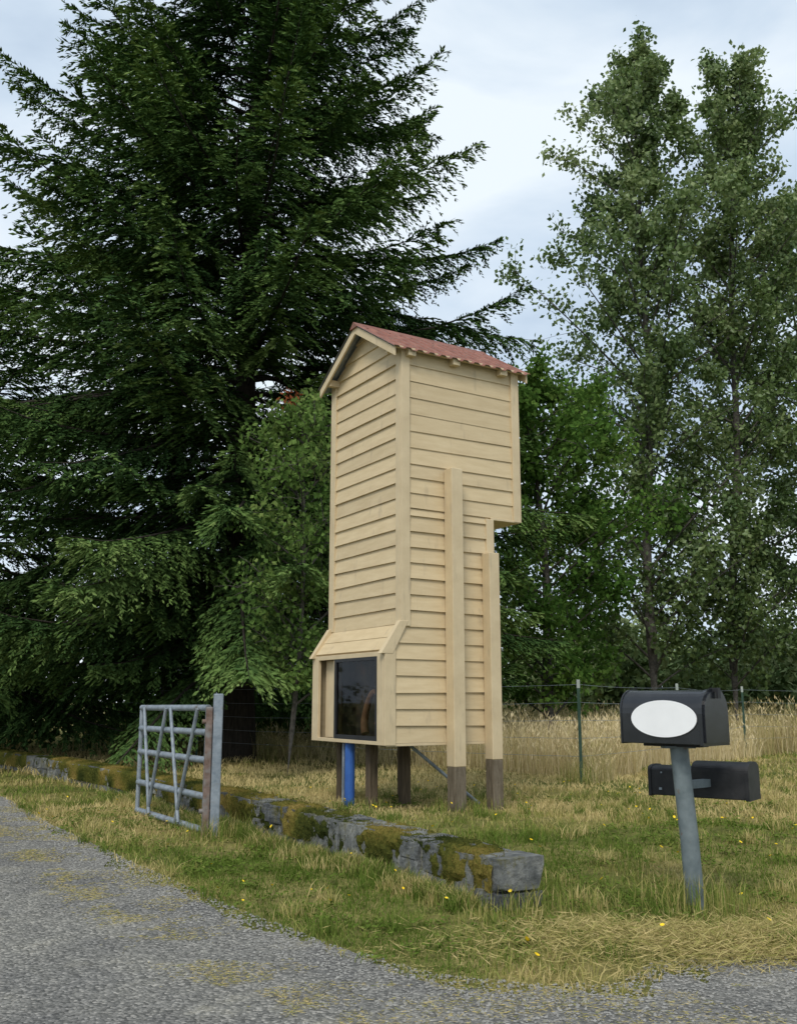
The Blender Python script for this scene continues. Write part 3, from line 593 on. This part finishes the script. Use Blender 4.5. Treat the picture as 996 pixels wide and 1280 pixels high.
broad('maple_tree',3.6,23,9.0,(-.4,0),.6,([0,2,5,8,9.3],[1.9,2.6,2.6,1.5,.5]),60,12,38,decm,.14,24,asc=.8,spread=1.3)
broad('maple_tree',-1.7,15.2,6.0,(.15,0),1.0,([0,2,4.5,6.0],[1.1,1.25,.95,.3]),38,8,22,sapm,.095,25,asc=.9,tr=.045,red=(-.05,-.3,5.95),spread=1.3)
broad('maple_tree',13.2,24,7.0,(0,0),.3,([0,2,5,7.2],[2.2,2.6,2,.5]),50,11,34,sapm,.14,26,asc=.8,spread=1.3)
b=Buf(); R=np.random.default_rng(99)
cl=[]
for i in range(240):
    X=R.uniform(-30,42); Y=R.uniform(46,62)
    if -22<X<-14.5: continue
    hm=7.5 if X>0 else 12
    h=hm*(.45+.8*vn(X,0,.16,61)); cl.append((X,Y,R.uniform(.2,1)*h,R.uniform(1.3,2.6)))
for i in range(50):
    X=R.uniform(4,24); Y=R.uniform(33,42); cl.append((X,Y,R.uniform(.5,3.2),R.uniform(.9,1.8)))
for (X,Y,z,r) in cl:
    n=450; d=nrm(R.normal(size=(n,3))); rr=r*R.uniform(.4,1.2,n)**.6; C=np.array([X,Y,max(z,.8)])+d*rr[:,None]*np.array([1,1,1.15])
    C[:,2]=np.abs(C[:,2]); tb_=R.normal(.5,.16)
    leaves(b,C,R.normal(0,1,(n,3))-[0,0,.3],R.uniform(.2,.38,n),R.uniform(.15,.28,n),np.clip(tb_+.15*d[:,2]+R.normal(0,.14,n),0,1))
b.build('distant_tree_line',farm)
b=Buf(); R=np.random.default_rng(98)
for i in range(170):
    X=R.uniform(-22,2.5); Y=R.uniform(23,38)
    if abs(X/Y+.335)<.035: continue
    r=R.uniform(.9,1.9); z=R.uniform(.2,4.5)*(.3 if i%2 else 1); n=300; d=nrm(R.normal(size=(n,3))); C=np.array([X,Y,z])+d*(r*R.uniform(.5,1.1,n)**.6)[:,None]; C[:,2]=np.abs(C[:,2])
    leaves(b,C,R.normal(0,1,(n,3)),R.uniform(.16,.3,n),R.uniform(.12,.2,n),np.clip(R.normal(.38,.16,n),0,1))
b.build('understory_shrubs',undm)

# ------------------------------------------------------------------ light, world, camera
w=bpy.data.worlds.new('World'); sc.world=w; w.use_nodes=True; nt=w.node_tree; nt.nodes.clear()
out=nt.nodes.new('ShaderNodeOutputWorld'); bg=nt.nodes.new('ShaderNodeBackground'); bg.inputs[1].default_value=.1
sky=nt.nodes.new('ShaderNodeTexSky'); sky.sky_type='NISHITA'; sky.sun_disc=False; sky.sun_elevation=math.radians(48); sky.sun_rotation=math.radians(195); sky.air_density=1.0; sky.dust_density=1.5
tc=nt.nodes.new('ShaderNodeTexCoord'); mpn=nt.nodes.new('ShaderNodeMapping'); mpn.inputs['Scale'].default_value=(1,1,2.2); mpn.inputs['Rotation'].default_value=(0,.35,0)
nz=nt.nodes.new('ShaderNodeTexNoise'); nz.inputs['Scale'].default_value=2.6; nz.inputs['Detail'].default_value=6; nz.inputs['Roughness'].default_value=.5; nz.inputs['Distortion'].default_value=.3
nt.links.new(tc.outputs['Generated'],mpn.inputs[0]); nt.links.new(mpn.outputs[0],nz.inputs['Vector'])
cr=ramp(nt,[(.34,(.50,.63,.80)),(.47,(.73,.86,1.0)),(.60,(1.0,1.09,1.16))],nz.outputs['Fac'])
sc1=nt.nodes.new('ShaderNodeVectorMath'); sc1.operation='SCALE'; sc1.inputs[3].default_value=10.0
nt.links.new(cr.outputs[0],sc1.inputs[0])
mx=mix(nt,.86,sky.outputs[0],sc1.outputs[0]); nt.links.new(mx,bg.inputs[0]); nt.links.new(bg.outputs[0],out.inputs[0])
sl=bpy.data.lights.new('sun','SUN'); sl.energy=2.1; sl.angle=math.radians(20); sl.color=(1,.95,.86)
so=bpy.data.objects.new('sun',sl); sc.collection.objects.link(so)
az=math.radians(195); el=math.radians(48); sd=Vector((math.sin(az)*math.cos(el),math.cos(az)*math.cos(el),math.sin(el)))
so.rotation_euler=sd.to_track_quat('Z','Y').to_euler()
cam=bpy.data.cameras.new('camera'); co=bpy.data.objects.new('camera',cam); sc.collection.objects.link(co); sc.camera=co
co.location=(0,0,1.3); co.rotation_euler=(math.radians(90+11.13),0,0)
cam.sensor_fit='VERTICAL'; cam.sensor_height=24; cam.lens=22.5; cam.clip_end=3000; cam.clip_start=.05
